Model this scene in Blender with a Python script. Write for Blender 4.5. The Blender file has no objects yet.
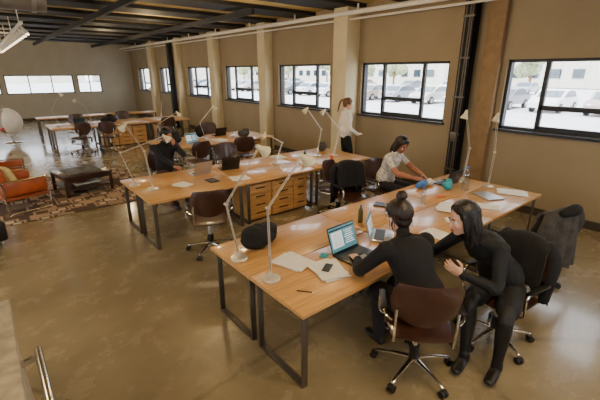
import bpy, bmesh, math, random
import numpy as np
from mathutils import Vector, Matrix, noise
random.seed(7)
S=bpy.context.scene
V=Vector
def lin1(c):
    c=c/255.0
    return c/12.92 if c<=0.04045 else ((c+0.055)/1.055)**2.4
def C(r,g,b): return (lin1(r),lin1(g),lin1(b),1)
def scl(c,k): return (min(c[0]*k,1),min(c[1]*k,1),min(c[2]*k,1),1)
MC={}
def mat(name,rgb,rough=.6,metal=0,var=.12,scale=8,bump=0,stretch=(1,1,1),emit=0,coat=0,alt=None,detail=4,lo=.35,hi=.65):
    if name in MC: return MC[name]
    m=bpy.data.materials.new(name); m.use_nodes=True; nt=m.node_tree
    b=nt.nodes['Principled BSDF']
    tc=nt.nodes.new('ShaderNodeTexCoord'); mp=nt.nodes.new('ShaderNodeMapping'); no=nt.nodes.new('ShaderNodeTexNoise')
    cr=nt.nodes.new('ShaderNodeValToRGB')
    nt.links.new(tc.outputs['Object'],mp.inputs['Vector']); nt.links.new(mp.outputs[0],no.inputs['Vector'])
    mp.inputs['Scale'].default_value=stretch
    no.inputs['Scale'].default_value=scale; no.inputs['Detail'].default_value=detail
    nt.links.new(no.outputs[0],cr.inputs[0])
    c=C(*rgb)
    cr.color_ramp.elements[0].position=lo; cr.color_ramp.elements[1].position=hi
    cr.color_ramp.elements[0].color=scl(c,1-var); cr.color_ramp.elements[1].color=scl(c,1+var) if alt is None else C(*alt)
    nt.links.new(cr.outputs[0],b.inputs['Base Color'])
    b.inputs['Roughness'].default_value=rough; b.inputs['Metallic'].default_value=metal
    if coat: b.inputs['Coat Weight'].default_value=coat
    if emit:
        nt.links.new(cr.outputs[0],b.inputs['Emission Color']); b.inputs['Emission Strength'].default_value=emit
    if bump:
        bp=nt.nodes.new('ShaderNodeBump'); bp.inputs['Strength'].default_value=bump; bp.inputs['Distance'].default_value=.02
        nt.links.new(no.outputs[0],bp.inputs['Height']); nt.links.new(bp.outputs[0],b.inputs['Normal'])
    MC[name]=m; return m

# ---------------- materials
M_wood=mat('bamboo_wood',(204,154,92),.32,var=.16,scale=3,stretch=(1,14,14),detail=6,coat=.25)
M_edge=mat('wood_edge',(120,84,48),.5,scale=6,stretch=(1,10,10))
M_steel=mat('dark_steel',(108,100,90),.4,.75,var=.08)
M_chrome=mat('chrome',(215,213,208),.18,1,var=.03)
M_wh=mat('white_metal',(226,220,205),.35,.0,var=.04)
M_arm=mat('lamp_arm_metal',(205,198,182),.3,.5,var=.04)
M_cream=mat('cream_shade',(225,215,180),.45,var=.04)
M_seat=mat('brown_shell',(66,38,28),.35,var=.15,coat=.3)
M_blk=mat('black_plastic',(20,19,19),.4,var=.1)
M_fab=mat('black_fabric',(18,17,19),.9,var=.3,scale=40,bump=.3)
M_grey=mat('charcoal_fabric',(66,63,60),.95,var=.35,scale=14,bump=.5)
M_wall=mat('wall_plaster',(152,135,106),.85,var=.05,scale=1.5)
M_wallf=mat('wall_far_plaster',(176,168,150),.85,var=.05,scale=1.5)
M_col=mat('column_paint',(210,194,154),.7,var=.05,scale=3)
M_ceil=mat('ceiling_deck',(214,186,116),.8,var=.14,scale=1.2,stretch=(1,6,1))
M_beam=mat('black_beam',(16,15,14),.7,var=.2)
M_frame=mat('window_frame_dark',(28,29,32),.5,var=.1)
M_sil=mat('silver_alu',(190,190,190),.3,.8,var=.03)
M_paper=mat('paper',(236,233,224),.8,var=.03)
M_scr=mat('screen_teal',(80,140,155),.3,var=.1,emit=.5,scale=2)
M_scrw=mat('screen_white',(225,235,240),.3,var=.03,emit=.6)
M_scrd=mat('screen_dark',(30,50,60),.2,var=.1)
M_leather=mat('orange_leather',(168,80,34),.4,var=.15,coat=.2,scale=5)
M_red=mat('red_cushion',(170,40,34),.8)
M_teal=mat('teal_plush',(60,160,175),.8,var=.3,scale=30)
M_blue=mat('blue_item',(70,120,190),.7,var=.3,scale=20)
M_org=mat('orange_item',(220,110,50),.6)
M_yel=mat('cream_pillow',(206,190,130),.9,var=.15)
M_skin=mat('skin_light',(228,178,150),.5,var=.05,scale=10)
M_skin2=mat('skin_brown',(166,108,78),.5,var=.05,scale=10)
M_lip=mat('lip',(176,90,84),.45)
M_eye=mat('eye_white',(235,232,228),.25,var=.02)
M_iris=mat('iris',(40,26,18),.2)
M_hair=mat('dark_brown_hair',(36,22,16),.45,var=.5,scale=25,stretch=(1,1,.15),bump=.4)
M_hairb=mat('black_hair',(22,15,13),.45,var=.5,scale=25,stretch=(1,1,.15),bump=.4)
M_hairl=mat('brown_hair',(104,68,40),.45,var=.4,scale=25,stretch=(1,1,.15),bump=.4)
M_knitb=mat('black_knit',(17,16,18),.9,var=.35,scale=60,bump=.4)
M_dress=mat('black_dress',(16,17,20),.8,var=.4,scale=50,bump=.3)
M_white=mat('white_sweater',(230,224,212),.9,var=.06,scale=40,bump=.3)
M_greyt=mat('patterned_grey_top',(214,208,198),.9,alt=(168,164,158),scale=34,detail=1,lo=.5,hi=.56,var=0)
M_hood=mat('dark_hoodie',(28,27,31),.9,var=.3,scale=30,bump=.3)
M_jean=mat('dark_trousers',(34,31,36),.9,var=.2,scale=40)
M_rjean=mat('brown_trousers',(84,54,46),.9,var=.2,scale=40)
M_tight=mat('black_tights',(22,19,20),.6,var=.2)
M_boot=mat('black_boot',(14,13,13),.35,var=.2)
M_shoe=mat('grey_shoe',(90,84,80),.7)

# floor concrete
def floor_mat():
    m=bpy.data.materials.new('polished_concrete'); m.use_nodes=True; nt=m.node_tree; b=nt.nodes['Principled BSDF']
    tc=nt.nodes.new('ShaderNodeTexCoord')
    n1=nt.nodes.new('ShaderNodeTexNoise'); n1.inputs['Scale'].default_value=.45; n1.inputs['Detail'].default_value=8; n1.inputs['Roughness'].default_value=.6
    n2=nt.nodes.new('ShaderNodeTexNoise'); n2.inputs['Scale'].default_value=2.6; n2.inputs['Detail'].default_value=10; n2.inputs['Roughness'].default_value=.7
    for n in (n1,n2): nt.links.new(tc.outputs['Object'],n.inputs['Vector'])
    r1=nt.nodes.new('ShaderNodeValToRGB'); e=r1.color_ramp.elements
    e[0].position=.32; e[0].color=C(116,103,78); e[1].position=.7; e[1].color=C(162,147,114)
    nt.links.new(n1.outputs[0],r1.inputs[0])
    r2=nt.nodes.new('ShaderNodeValToRGB'); e=r2.color_ramp.elements
    e[0].position=.36; e[0].color=(.74,.74,.74,1); e[1].position=.56; e[1].color=(1,1,1,1)
    nt.links.new(n2.outputs[0],r2.inputs[0])
    vo=nt.nodes.new('ShaderNodeTexVoronoi'); vo.feature='DISTANCE_TO_EDGE'; vo.inputs['Scale'].default_value=.33
    wr=nt.nodes.new('ShaderNodeMixRGB'); wr.inputs[0].default_value=.12
    nt.links.new(tc.outputs['Object'],wr.inputs[1]); nt.links.new(n2.outputs['Color'],wr.inputs[2]); nt.links.new(wr.outputs[0],vo.inputs['Vector'])
    r3=nt.nodes.new('ShaderNodeValToRGB'); e=r3.color_ramp.elements
    e[0].position=.0; e[0].color=(.45,.45,.45,1); e[1].position=.008; e[1].color=(1,1,1,1)
    nt.links.new(vo.outputs['Distance'],r3.inputs[0])
    mx=nt.nodes.new('ShaderNodeMixRGB'); mx.blend_type='MULTIPLY'; mx.inputs[0].default_value=.6
    nt.links.new(r1.outputs[0],mx.inputs[1]); nt.links.new(r2.outputs[0],mx.inputs[2])
    m2=nt.nodes.new('ShaderNodeMixRGB'); m2.blend_type='MULTIPLY'; m2.inputs[0].default_value=.6
    nt.links.new(mx.outputs[0],m2.inputs[1]); nt.links.new(r3.outputs[0],m2.inputs[2])
    nt.links.new(m2.outputs[0],b.inputs['Base Color'])
    mr=nt.nodes.new('ShaderNodeMapRange'); mr.inputs['To Min'].default_value=.14; mr.inputs['To Max'].default_value=.38
    nt.links.new(n2.outputs[0],mr.inputs['Value']); nt.links.new(mr.outputs[0],b.inputs['Roughness'])
    b.inputs['Coat Weight'].default_value=.4; b.inputs['Coat Roughness'].default_value=.1
    return m
M_floor=floor_mat()
def rug_mat():
    m=bpy.data.materials.new('patterned_rug'); m.use_nodes=True; nt=m.node_tree; b=nt.nodes['Principled BSDF']
    tc=nt.nodes.new('ShaderNodeTexCoord'); vo=nt.nodes.new('ShaderNodeTexVoronoi'); vo.inputs['Scale'].default_value=3.6; vo.distance='CHEBYCHEV'
    nt.links.new(tc.outputs['Object'],vo.inputs['Vector'])
    r=nt.nodes.new('ShaderNodeValToRGB'); e=r.color_ramp.elements
    e[0].position=.0; e[0].color=C(190,172,144); e[1].position=1; e[1].color=C(78,60,48)
    for p,c in ((.3,C(196,178,150)),(.34,C(86,64,50)),(.5,C(94,70,56)),(.54,C(170,146,118)),(.7,C(160,132,104)),(.74,C(80,60,48))):
        x=e.new(p); x.color=c
    mm=nt.nodes.new('ShaderNodeMath'); mm.operation='MULTIPLY'; mm.inputs[1].default_value=1.5
    nt.links.new(vo.outputs['Distance'],mm.inputs[0]); nt.links.new(mm.outputs[0],r.inputs[0]); nt.links.new(r.outputs[0],b.inputs['Base Color'])
    b.inputs['Roughness'].default_value=.95
    return m
M_rug=rug_mat()
def glass_mat(name,tint=(1,1,1,1),g=.06):
    m=bpy.data.materials.new(name); m.use_nodes=True; nt=m.node_tree; nt.nodes.clear()
    o=nt.nodes.new('ShaderNodeOutputMaterial'); t=nt.nodes.new('ShaderNodeBsdfTransparent'); gl=nt.nodes.new('ShaderNodeBsdfGlossy'); mx=nt.nodes.new('ShaderNodeMixShader')
    t.inputs[0].default_value=tint; gl.inputs['Roughness'].default_value=.03; mx.inputs[0].default_value=g
    nt.links.new(t.outputs[0],mx.inputs[1]); nt.links.new(gl.outputs[0],mx.inputs[2]); nt.links.new(mx.outputs[0],o.inputs[0])
    return m
M_glass=glass_mat('window_glass'); M_cup=glass_mat('drinking_glass',(.85,.9,.92,1),.18)

# ---------------- mesh builder
def frame_from(d,side=None):
    d=d.normalized()
    if side is None or abs(d.dot(V(side).normalized()))>.98:
        side=V((1,0,0)) if abs(d.x)<.8 else V((0,1,0))
    side=V(side); sx=(side-d*side.dot(d)).normalized(); sy=d.cross(sx)
    return sx,sy
class B:
    def __init__(s): s.bm=bmesh.new(); s.mats=[]; s.X=Matrix.Identity(4)
    def mi(s,m):
        if m not in s.mats: s.mats.append(m)
        return s.mats.index(m)
    def addv(s,co): return s.bm.verts.new(s.X@V(co))
    def face(s,vs,m):
        try: f=s.bm.faces.new(vs)
        except ValueError: return
        f.material_index=s.mi(m); f.smooth=True
    def box(s,c,size,m,rot=None,bev=0):
        t=bmesh.new(); bmesh.ops.create_cube(t,size=1)
        bmesh.ops.scale(t,vec=V(size),verts=t.verts)
        if bev: bmesh.ops.bevel(t,geom=t.edges[:],offset=bev,segments=2,profile=.5,affect='EDGES')
        M=Matrix.Translation(V(c))@(rot.to_4x4() if rot is not None else Matrix.Identity(4))
        mp={v:s.addv(M@v.co) for v in t.verts}
        for f in t.faces: s.face([mp[v] for v in f.verts],m)
        t.free()
    def ring(s,c,sx,sy,rx,ry,seg):
        return [s.addv(c+sx*(rx*math.cos(2*math.pi*i/seg))+sy*(ry*math.sin(2*math.pi*i/seg))) for i in range(seg)]
    def bridge(s,a,b,m):
        n=len(a)
        for i in range(n): s.face([a[i],a[(i+1)%n],b[(i+1)%n],b[i]],m)
    def cyl(s,p0,p1,r0,m,r1=None,seg=16,cap=True):
        p0=V(p0);p1=V(p1); r1=r0 if r1 is None else r1
        sx,sy=frame_from(p1-p0)
        a=s.ring(p0,sx,sy,r0,r0,seg); b=s.ring(p1,sx,sy,r1,r1,seg)
        s.bridge(a,b,m)
        if cap: s.face(a[::-1],m); s.face(b,m)
    def tube(s,pts,r,m,seg=8,closed=False,smooth=0):
        pts=[V(p) for p in pts]
        if smooth: pts,_=cat(pts,[(r,r)]*len(pts),smooth)
        n=len(pts); rings=[]; side=None
        for i,p in enumerate(pts):
            if closed: d=pts[(i+1)%n]-pts[i-1]
            else: d=pts[min(i+1,n-1)]-pts[max(i-1,0)]
            sx,sy=frame_from(d,side); side=sx
            rings.append(s.ring(p,sx,sy,r,r,seg))
        for i in range(n-1): s.bridge(rings[i],rings[i+1],m)
        if closed: s.bridge(rings[-1],rings[0],m)
        else: s.face(rings[0][::-1],m); s.face(rings[-1],m)
    def loft(s,pts,rad,m,side=(1,0,0),seg=16,sub=4,cap=.75):
        pts=[V(p) for p in pts]; rad=[(r,r) if not isinstance(r,tuple) else r for r in rad]
        pts,rad=cat(pts,rad,sub)
        d0=(pts[0]-pts[1]).normalized(); d1=(pts[-1]-pts[-2]).normalized()
        r0=min(rad[0])*cap; r1=min(rad[-1])*cap
        def ex(p,d,r,rr): return [(p+d*r*.55,(rr[0]*.85,rr[1]*.85)),(p+d*r*.9,(rr[0]*.5,rr[1]*.5))]
        A=ex(pts[0],d0,r0,rad[0])[::-1]; Z=ex(pts[-1],d1,r1,rad[-1])
        seq=A+list(zip(pts,rad))+Z
        P=[q[0] for q in seq]; R=[q[1] for q in seq]; rings=[]; sd=V(side)
        for i,p in enumerate(P):
            d=P[min(i+1,len(P)-1)]-P[max(i-1,0)]
            sx,sy=frame_from(d,sd); sd=sx
            rings.append(s.ring(p,sx,sy,R[i][0],R[i][1],seg))
        for i in range(len(P)-1): s.bridge(rings[i],rings[i+1],m)
        a=s.addv(pts[0]+d0*r0); b=s.addv(pts[-1]+d1*r1)
        for i in range(seg):
            s.face([a,rings[0][(i+1)%seg],rings[0][i]],m); s.face([b,rings[-1][i],rings[-1][(i+1)%seg]],m)
    def ell(s,c,r,m,rot=None,seg=16,rg=10):
        M=Matrix.Translation(V(c))@(rot.to_4x4() if rot is not None else Matrix.Identity(4))
        top=s.addv(M@V((0,0,r[2]))); bot=s.addv(M@V((0,0,-r[2]))); rr=[]
        for j in range(1,rg):
            th=math.pi*j/rg
            rr.append([s.addv(M@V((r[0]*math.sin(th)*math.cos(2*math.pi*i/seg),r[1]*math.sin(th)*math.sin(2*math.pi*i/seg),r[2]*math.cos(th)))) for i in range(seg)])
        for j in range(len(rr)-1): s.bridge(rr[j+1],rr[j],m)
        for i in range(seg):
            s.face([top,rr[0][i],rr[0][(i+1)%seg]],m); s.face([bot,rr[-1][(i+1)%seg],rr[-1][i]],m)
    def lathe(s,prof,c,m,seg=20,axis=None):
        c=V(c); ax=V(axis).normalized() if axis is not None else V((0,0,1)); sx,sy=frame_from(ax)
        rr=[s.ring(c+ax*z,sx,sy,max(r,1e-4),max(r,1e-4),seg) for r,z in prof]
        for i in range(len(rr)-1): s.bridge(rr[i],rr[i+1],m)
        s.face(rr[0][::-1],m); s.face(rr[-1],m)
    def sheet(s,F,K,m):
        n=len(F)-1; q=len(F[0])-1
        for i in range(n):
            for j in range(q):
                s.face([F[i][j],F[i][j+1],F[i+1][j+1],F[i+1][j]],m); s.face([K[i][j],K[i+1][j],K[i+1][j+1],K[i][j+1]],m)
        for i in range(n):
            s.face([F[i][0],F[i+1][0],K[i+1][0],K[i][0]],m); s.face([F[i][q],K[i][q],K[i+1][q],F[i+1][q]],m)
        for j in range(q):
            s.face([F[0][j],K[0][j],K[0][j+1],F[0][j+1]],m); s.face([F[n][j],F[n][j+1],K[n][j+1],K[n][j]],m)
    def pad(s,M,w,h,th,cv,m,n=10,round_=.25,cv2=0):
        F=[];K=[]
        for i in range(n+1):
            a=[];b=[]
            for j in range(n+1):
                u=-1+2*i/n; v=-1+2*j/n
                x=u*w/2*math.sqrt(1-round_*2*v*v*.5); z=v*h/2*math.sqrt(1-round_*2*u*u*.5)
                e=max(abs(u),abs(v)); t=th/2*(1-.75*max(0,(e-.75)/.25)**2)
                y=cv*u*u+cv2*v*v
                a.append(s.addv(M@V((x,y+t,z)))); b.append(s.addv(M@V((x,y-t,z))))
            F.append(a);K.append(b)
        s.sheet(F,K,m)
    def done(s,name,loc=(0,0,0),rz=0,scale=1,parent=None,sharp=35):
        bmesh.ops.recalc_face_normals(s.bm,faces=s.bm.faces[:])
        me=bpy.data.meshes.new(name); s.bm.to_mesh(me); s.bm.free()
        for m in s.mats: me.materials.append(m)
        if sharp: me.set_sharp_from_angle(angle=math.radians(sharp))
        ob=bpy.data.objects.new(name,me); S.collection.objects.link(ob)
        ob.location=loc; ob.rotation_euler=(0,0,math.radians(rz)); ob.scale=(scale,)*3
        if parent: ob.parent=parent
        return ob
def cat(pts,rad,n):
    if n<=1: return pts,rad
    P=[];R=[];L=len(pts)
    for i in range(L-1):
        p0=pts[max(i-1,0)];p1=pts[i];p2=pts[i+1];p3=pts[min(i+2,L-1)]
        r0=rad[max(i-1,0)];r1=rad[i];r2=rad[i+1];r3=rad[min(i+2,L-1)]
        for k in range(n):
            t=k/n
            def cr(a,b,c,d): return .5*((2*b)+(-a+c)*t+(2*a-5*b+4*c-d)*t*t+(-a+3*b-3*c+d)*t**3)
            P.append(cr(p0,p1,p2,p3)); R.append((cr(r0[0],r1[0],r2[0],r3[0]),cr(r0[1],r1[1],r2[1],r3[1])))
    P.append(pts[-1]);R.append(rad[-1]); return P,R
def dup(ob,loc,rz=0):
    o=ob.copy(); S.collection.objects.link(o); o.location=loc; o.rotation_euler=(0,0,math.radians(rz)); return o
def remesh(bm,voxel,it=4,ns=0,nsc=10):
    bmesh.ops.recalc_face_normals(bm,faces=bm.faces[:])
    me=bpy.data.meshes.new('tmp'); bm.to_mesh(me); ob=bpy.data.objects.new('tmp',me); S.collection.objects.link(ob)
    m=ob.modifiers.new('r','REMESH'); m.mode='VOXEL'; m.voxel_size=voxel; m.use_smooth_shade=True
    q=ob.modifiers.new('s','SMOOTH'); q.factor=.5; q.iterations=it
    dg=bpy.context.evaluated_depsgraph_get()
    new=bpy.data.meshes.new_from_object(ob.evaluated_get(dg))
    bpy.data.objects.remove(ob); bpy.data.meshes.remove(me)
    if ns:
        for v in new.vertices:
            n=noise.noise_vector(v.co*nsc); v.co+=V(n)*ns
    for p in new.polygons: p.use_smooth=True
    new.materials.clear()
    return new
def blob(name,ells,m,loc,rz=0,voxel=.014,ns=.012,nsc=9,scale=1,parent=None):
    b=B()
    for e in ells: b.ell(e[0],e[1],m)
    me=remesh(b.bm,voxel,3,ns,nsc); me.name=name; me.materials.append(m)
    ob=bpy.data.objects.new(name,me); S.collection.objects.link(ob); ob.location=loc; ob.rotation_euler=(0,0,math.radians(rz)); ob.scale=(scale,)*3
    if parent: ob.parent=parent
    return ob

# ---------------- room
W=7.3; D=24.6; HC=3.95
x0,y0=-4.5,-4.0
b=B(); b.box(((x0+W)/2,(y0+D)/2,-.1),(W-x0+.5,D-y0+.5,.2),M_floor); b.done('floor')
b=B(); b.box(((x0+W)/2,(y0+D)/2,HC+.1),(W-x0+.5,D-y0+.5,.2),M_ceil); b.done('ceiling')
wins=[(.8+3.4*i,3.1+3.4*i) for i in range(-1,7)]
def wall_holes(name,axis,pos,th,a0,a1,holes,z0,z1,m):
    b=B()
    def bx(s,e,za,zb):
        if e-s<1e-3: return
        c=((s+e)/2,(za+zb)/2)
        if axis=='x': b.box((pos+th/2,c[0],c[1]),(abs(th),e-s,zb-za),m)
        else: b.box((c[0],pos+th/2,c[1]),(e-s,abs(th),zb-za),m)
    bx(a0,a1,0,z0); bx(a0,a1,z1,HC)
    cur=a0
    for s,e in holes: bx(cur,s,z0,z1); cur=e
    bx(cur,a1,z0,z1)
    b.done(name)
LW=[(-3,0),(3,7),(9,13),(15,19)]; BW=[(-3.3,0),(2.5,5.5)]  # left and back wall openings, invented out of view for fill daylight
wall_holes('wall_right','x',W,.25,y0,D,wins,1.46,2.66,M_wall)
fw=[(-3.8,-1.6),(-1.3,.9),(1.1,4.15),(4.35,5.55)]
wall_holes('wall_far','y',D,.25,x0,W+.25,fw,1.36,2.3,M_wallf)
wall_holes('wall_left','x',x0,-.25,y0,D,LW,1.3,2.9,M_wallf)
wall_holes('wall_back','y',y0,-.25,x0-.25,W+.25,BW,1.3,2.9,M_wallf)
wn=0
def window(axis,pos,s,e,z0,z1,style=0):
    global wn; wn+=1
    b=B(); L=e-s; f=.05
    def bar(a,z,la,lz,d=.07):
        c=(pos,a,z) if axis=='x' else (a,pos,z)
        b.box(c,(d,la,lz) if axis=='x' else (la,d,lz),M_frame)
    bar((s+e)/2,z0+f/2,L,f,.12); bar((s+e)/2,z1-f/2,L,f,.12); bar(s+f/2,(z0+z1)/2,f,z1-z0,.12); bar(e-f/2,(z0+z1)/2,f,z1-z0,.12)
    if style==0:
        q1=s+L*.27; q2=s+L*.73
        for q in (q1,q2): bar(q,(z0+z1)/2,.07,z1-z0)
        zt=z0+(z1-z0)*.34
        bar((q1+q2)/2,zt,q2-q1,.08)
        bar((q1+q2)/2,z0+.07,q2-q1,.05)
    else:
        n=max(1,int(L/1.3))
        for i in range(1,n+1): bar(s+L*i/(n+1),(z0+z1)/2,.05,z1-z0)
    g=(pos,(s+e)/2,(z0+z1)/2) if axis=='x' else ((s+e)/2,pos,(z0+z1)/2)
    b.box(g,(.008,L-.02,z1-z0-.02) if axis=='x' else (L-.02,.008,z1-z0-.02),M_glass)
    b.done('window_%d'%wn)
for s,e in wins: window('x',W+.12,s,e,1.46,2.66)
for s,e in fw: window('y',D+.12,s,e,1.36,2.3,1)
for s,e in LW: window('x',x0-.12,s,e,1.3,2.9,1)  # unseen added windows, here and in the back wall
for s,e in BW: window('y',y0-.12,s,e,1.3,2.9,1)
b=B()
for i,(s,e) in enumerate(wins): b.box((W-.02,(s+e)/2,1.44),(.1,e-s+.06,.04),M_frame)
b.done('trim_1')
b=B(); b.box((W-.012,(y0+D)/2,.07),(.024,D-y0,.14),mat('baseboard_paint',(60,50,40),.6)); b.done('baseboard_right')
b=B(); b.box(((x0+W)/2,D-.012,.07),(W-x0-.05,.024,.14),MC['baseboard_paint']); b.done('baseboard_far')
def pil(ya,yb,d,m=M_col,name='pilaster_column'):
    b=B(); b.box((W-d/2,(ya+yb)/2,HC/2),(d,yb-ya,HC),m,bev=.01)
    b.box((W-d/2,(ya+yb)/2,.1),(d+.03,yb-ya+.03,.2),m,bev=.01); b.done(name)
pil(6.6,7.05,.45)
pil(3.2,3.5,.12,mat('pilaster_brown',(140,112,76),.7))
for k in range(3,7): pil(6.8+3.4*(k-2)+.0,6.8+3.4*(k-2)+.4,.3)
b=B(); cy=3.78; cx=W-.16
b.box((cx-.1,cy,HC/2),(.015,.2,HC),M_beam); b.box((cx+.1,cy,HC/2),(.015,.2,HC),M_beam); b.box((cx,cy,HC/2),(.2,.012,HC),M_beam)
for dy in (-.07,-.03,.05): b.cyl((cx-.13,cy+dy,0),(cx-.13,cy+dy,HC),.012,M_steel,seg=8)
for z in (.6,1.3,2.0,2.7,3.4): b.box((cx-.125,cy,z),(.03,.22,.03),M_steel)
b.box((cx-.14,cy-.02,1.25),(.06,.12,.18),M_steel,bev=.005)
b.done('steel_column')
b=B(); cy=17.35; b.box((cx-.3,cy,HC/2),(.2,.2,HC),M_beam); b.box((cx-.3,cy,.03),(.34,.34,.06),M_beam); b.box((cx-.3,cy,HC-.1),(.5,.3,.2),M_beam); b.done('steel_column')
b=B(); y=1.6
while y<D-.6:
    b.box(((x0+W)/2,y,HC-.05),(W-x0-.05,.85,.08),M_beam); y+=1.75
b.done('ceiling_joists')
b=B()
for x in (-.6,2.6,5.2):
    b.box((x,16,HC-.19),(.08,16,.12),M_beam)
b.done('ceiling_rails')
b=B(); b.tube([(6.75,3,3.70),(6.75,24.4,3.70)],.05,M_wh,12); b.tube([(6.95,3,3.6),(6.95,24.4,3.6)],.022,M_wh,8)
for k in range(10): b.box((6.75,4+k*2.2,3.79),(.03,.03,.14),M_wh)
b.done('ceiling_pipe')
b=B(); b.tube([(-4.3,7.7,3.55),(-1,7.7,3.55),(1.1,7.7,3.55)],.2,mat('duct_metal',(150,148,142),.4,.6),24)
for k in range(5): b.tube([(-3.5+k*1.1,7.7,3.55),(-3.44+k*1.1,7.7,3.55)],.215,M_sil,24)
b.done('air_duct')
M_bulb=mat('spot_bulb',(255,236,200),.4,var=0,emit=6)
b=B(); b.box((1.0,16,3.45),(.05,11,.05),M_wh)
for k in range(17):
    y=10.8+k*.64; b.cyl((1.0,y,3.43),(1.0,y,3.36),.012,M_wh,seg=6); b.cyl((1.0,y,3.38),(1.08,y-.05,3.24),.03,M_wh,r1=.055,seg=12); b.ell((1.085,y-.053,3.23),(.04,.04,.012),M_bulb,seg=10,rg=6)
for k in range(5): b.cyl((1,11+k*2.4,3.47),(1,11+k*2.4,3.84),.01,M_wh,seg=6)
b.done('track_lights')

# ---------------- desks
def desk(x,y,rot=0,L=1.53,Dp=.74):
    b=B(); z=.75
    b.box((L/2,Dp/2,z-.02),(L-.01,Dp,.036),M_wood,bev=.004); b.box((L/2,Dp/2,z-.045),(L-.06,Dp-.06,.014),M_edge)
    for xx in (.07,L-.07):
        w=.055;t=.022
        b.box((xx,.06,(z-.05)/2),(w,t,z-.05),M_steel,bev=.003); b.box((xx,Dp-.06,(z-.05)/2),(w,t,z-.05),M_steel,bev=.003)
        b.box((xx,Dp/2,.013),(w,Dp-.12,.022),M_steel,bev=.003); b.box((xx,Dp/2,z-.062),(w,Dp-.12,.022),M_steel,bev=.003)
    b.box((L/2,Dp/2,z-.075),(L-.2,.05,.03),M_steel)
    return b
d0=desk(0,0).done('work_desk',(1.5,1.79,0))
XS=[1.5,3.03,4.56]
for yy in (1.79,2.54,5.05,5.80,14.0,14.75,17.6):
    for x in XS:
        if (x,yy)==(1.5,1.79): continue
        dup(d0,(x,yy,0))
for yy in (8.6,9.35):
    for x in (3.1,4.63): dup(d0,(x,yy,0))
def cabinet(name,loc,rz=0,w=.46,n=4):
    b=B(); h=.62; d=.52
    b.box((0,0,h/2+.03),(w,d,h),M_wood,bev=.004); b.box((0,0,.015),(w-.04,d-.04,.03),M_blk)
    for i in range(n):
        hh=(h-.03)/n; z=.045+hh*(i+.5)
        b.box((0,-d/2-.008,z),(w-.02,.018,hh-.015),M_wood,bev=.003); b.box((0,-d/2-.026,z+hh*.2),(w*.4,.016,.016),M_blk)
    return b.done(name,loc,rz)
cb=cabinet('drawer_cabinet',(3.36,5.42,0)); dup(cb,(3.85,5.42,0)); dup(cb,(4.25,5.42,0)).scale=(.7,1,1)
for x in (3.2,3.69,4.18,4.9): dup(cb,(x,14.37,0))
dup(cb,(5.5,8.97,0)); dup(cb,(4.9,2.9,0),180)

# ---------------- chairs
def chair_b():
    b=B()
    b.pad(Matrix.Translation((0,0,.445))@Matrix.Rotation(math.radians(-90),4,'X'),.47,.46,.035,.0,M_seat,cv2=.0)
    Mb=Matrix.Translation((0,-.235,.72))@Matrix.Rotation(math.radians(10),4,'X')
    b.pad(Mb,.47,.36,.022,.07,M_seat,round_=.35)
    b.tube([(-.2,.1,.42),(-.2,-.2,.42),(-.2,-.26,.5),(-.2,-.265,.72)],.011,M_chrome,smooth=4)
    b.tube([(.2,.1,.42),(.2,-.2,.42),(.2,-.26,.5),(.2,-.265,.72)],.011,M_chrome,smooth=4)
    for s in (-1,1):
        b.tube([(s*.18,.12,.41),(s*.27,.13,.43),(s*.275,.14,.58),(s*.27,.08,.625),(s*.27,-.16,.625),(s*.22,-.24,.61)],.010,M_chrome,smooth=4)
        b.box((s*.272,-.02,.635),(.045,.24,.02),M_blk,bev=.006)
    b.box((0,0,.41),(.2,.22,.03),M_blk,bev=.005)
    b.cyl((0,0,.12),(0,0,.4),.026,M_chrome); b.cyl((0,0,.09),(0,0,.24),.036,M_blk)
    b.cyl((0,0,.08),(0,0,.13),.045,M_chrome)
    for k in range(5):
        a=math.radians(90+72*k); c,s_=math.cos(a),math.sin(a)
        b.loft([(c*.03,s_*.03,.115),(c*.17,s_*.17,.10),(c*.3,s_*.3,.075)],[(.022,.016),(.017,.013),(.013,.01)],M_chrome,side=(-s_,c,0),seg=10)
        b.cyl((c*.3,s_*.3,.075),(c*.3,s_*.3,.05),.008,M_chrome,seg=8)
        q=V((-s_,c,0)); p=V((c*.31,s_*.31,.03))
        b.cyl(p-q*.026,p-q*.006,.029,M_blk); b.cyl(p+q*.006,p+q*.026,.029,M_blk); b.box(p+V((0,0,.02)),(.03,.03,.02),M_blk,bev=.004)
    return b
KP=1.1
ch=chair_b().done('office_chair',(2.42,1.40,0),-48,KP)
def chair(x,y,rz): 
    o=dup(ch,(x,y,0),rz); return o
P6=(3.36,1.14,0); P6R=80
chair(P6[0],P6[1],P6R)
chair(4.75,1.38,-15)
chair(2.15,4.62,-20)
chair(4.55,4.45,-160)
chair(4.45,3.98,165)
chair(5.2,4.0,180)
chair(2.5,7.15,185)
chair(3.9,7.15,170)
chair(3.6,8.1,10); chair(4.8,8.05,-20); chair(3.9,10.6,180); chair(5.2,10.6,170)
chair(2.2,13.5,20); chair(3.0,13.3,-30); chair(4.9,13.4,0); chair(2.6,16.0,180); chair(4.2,16.1,170)
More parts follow.
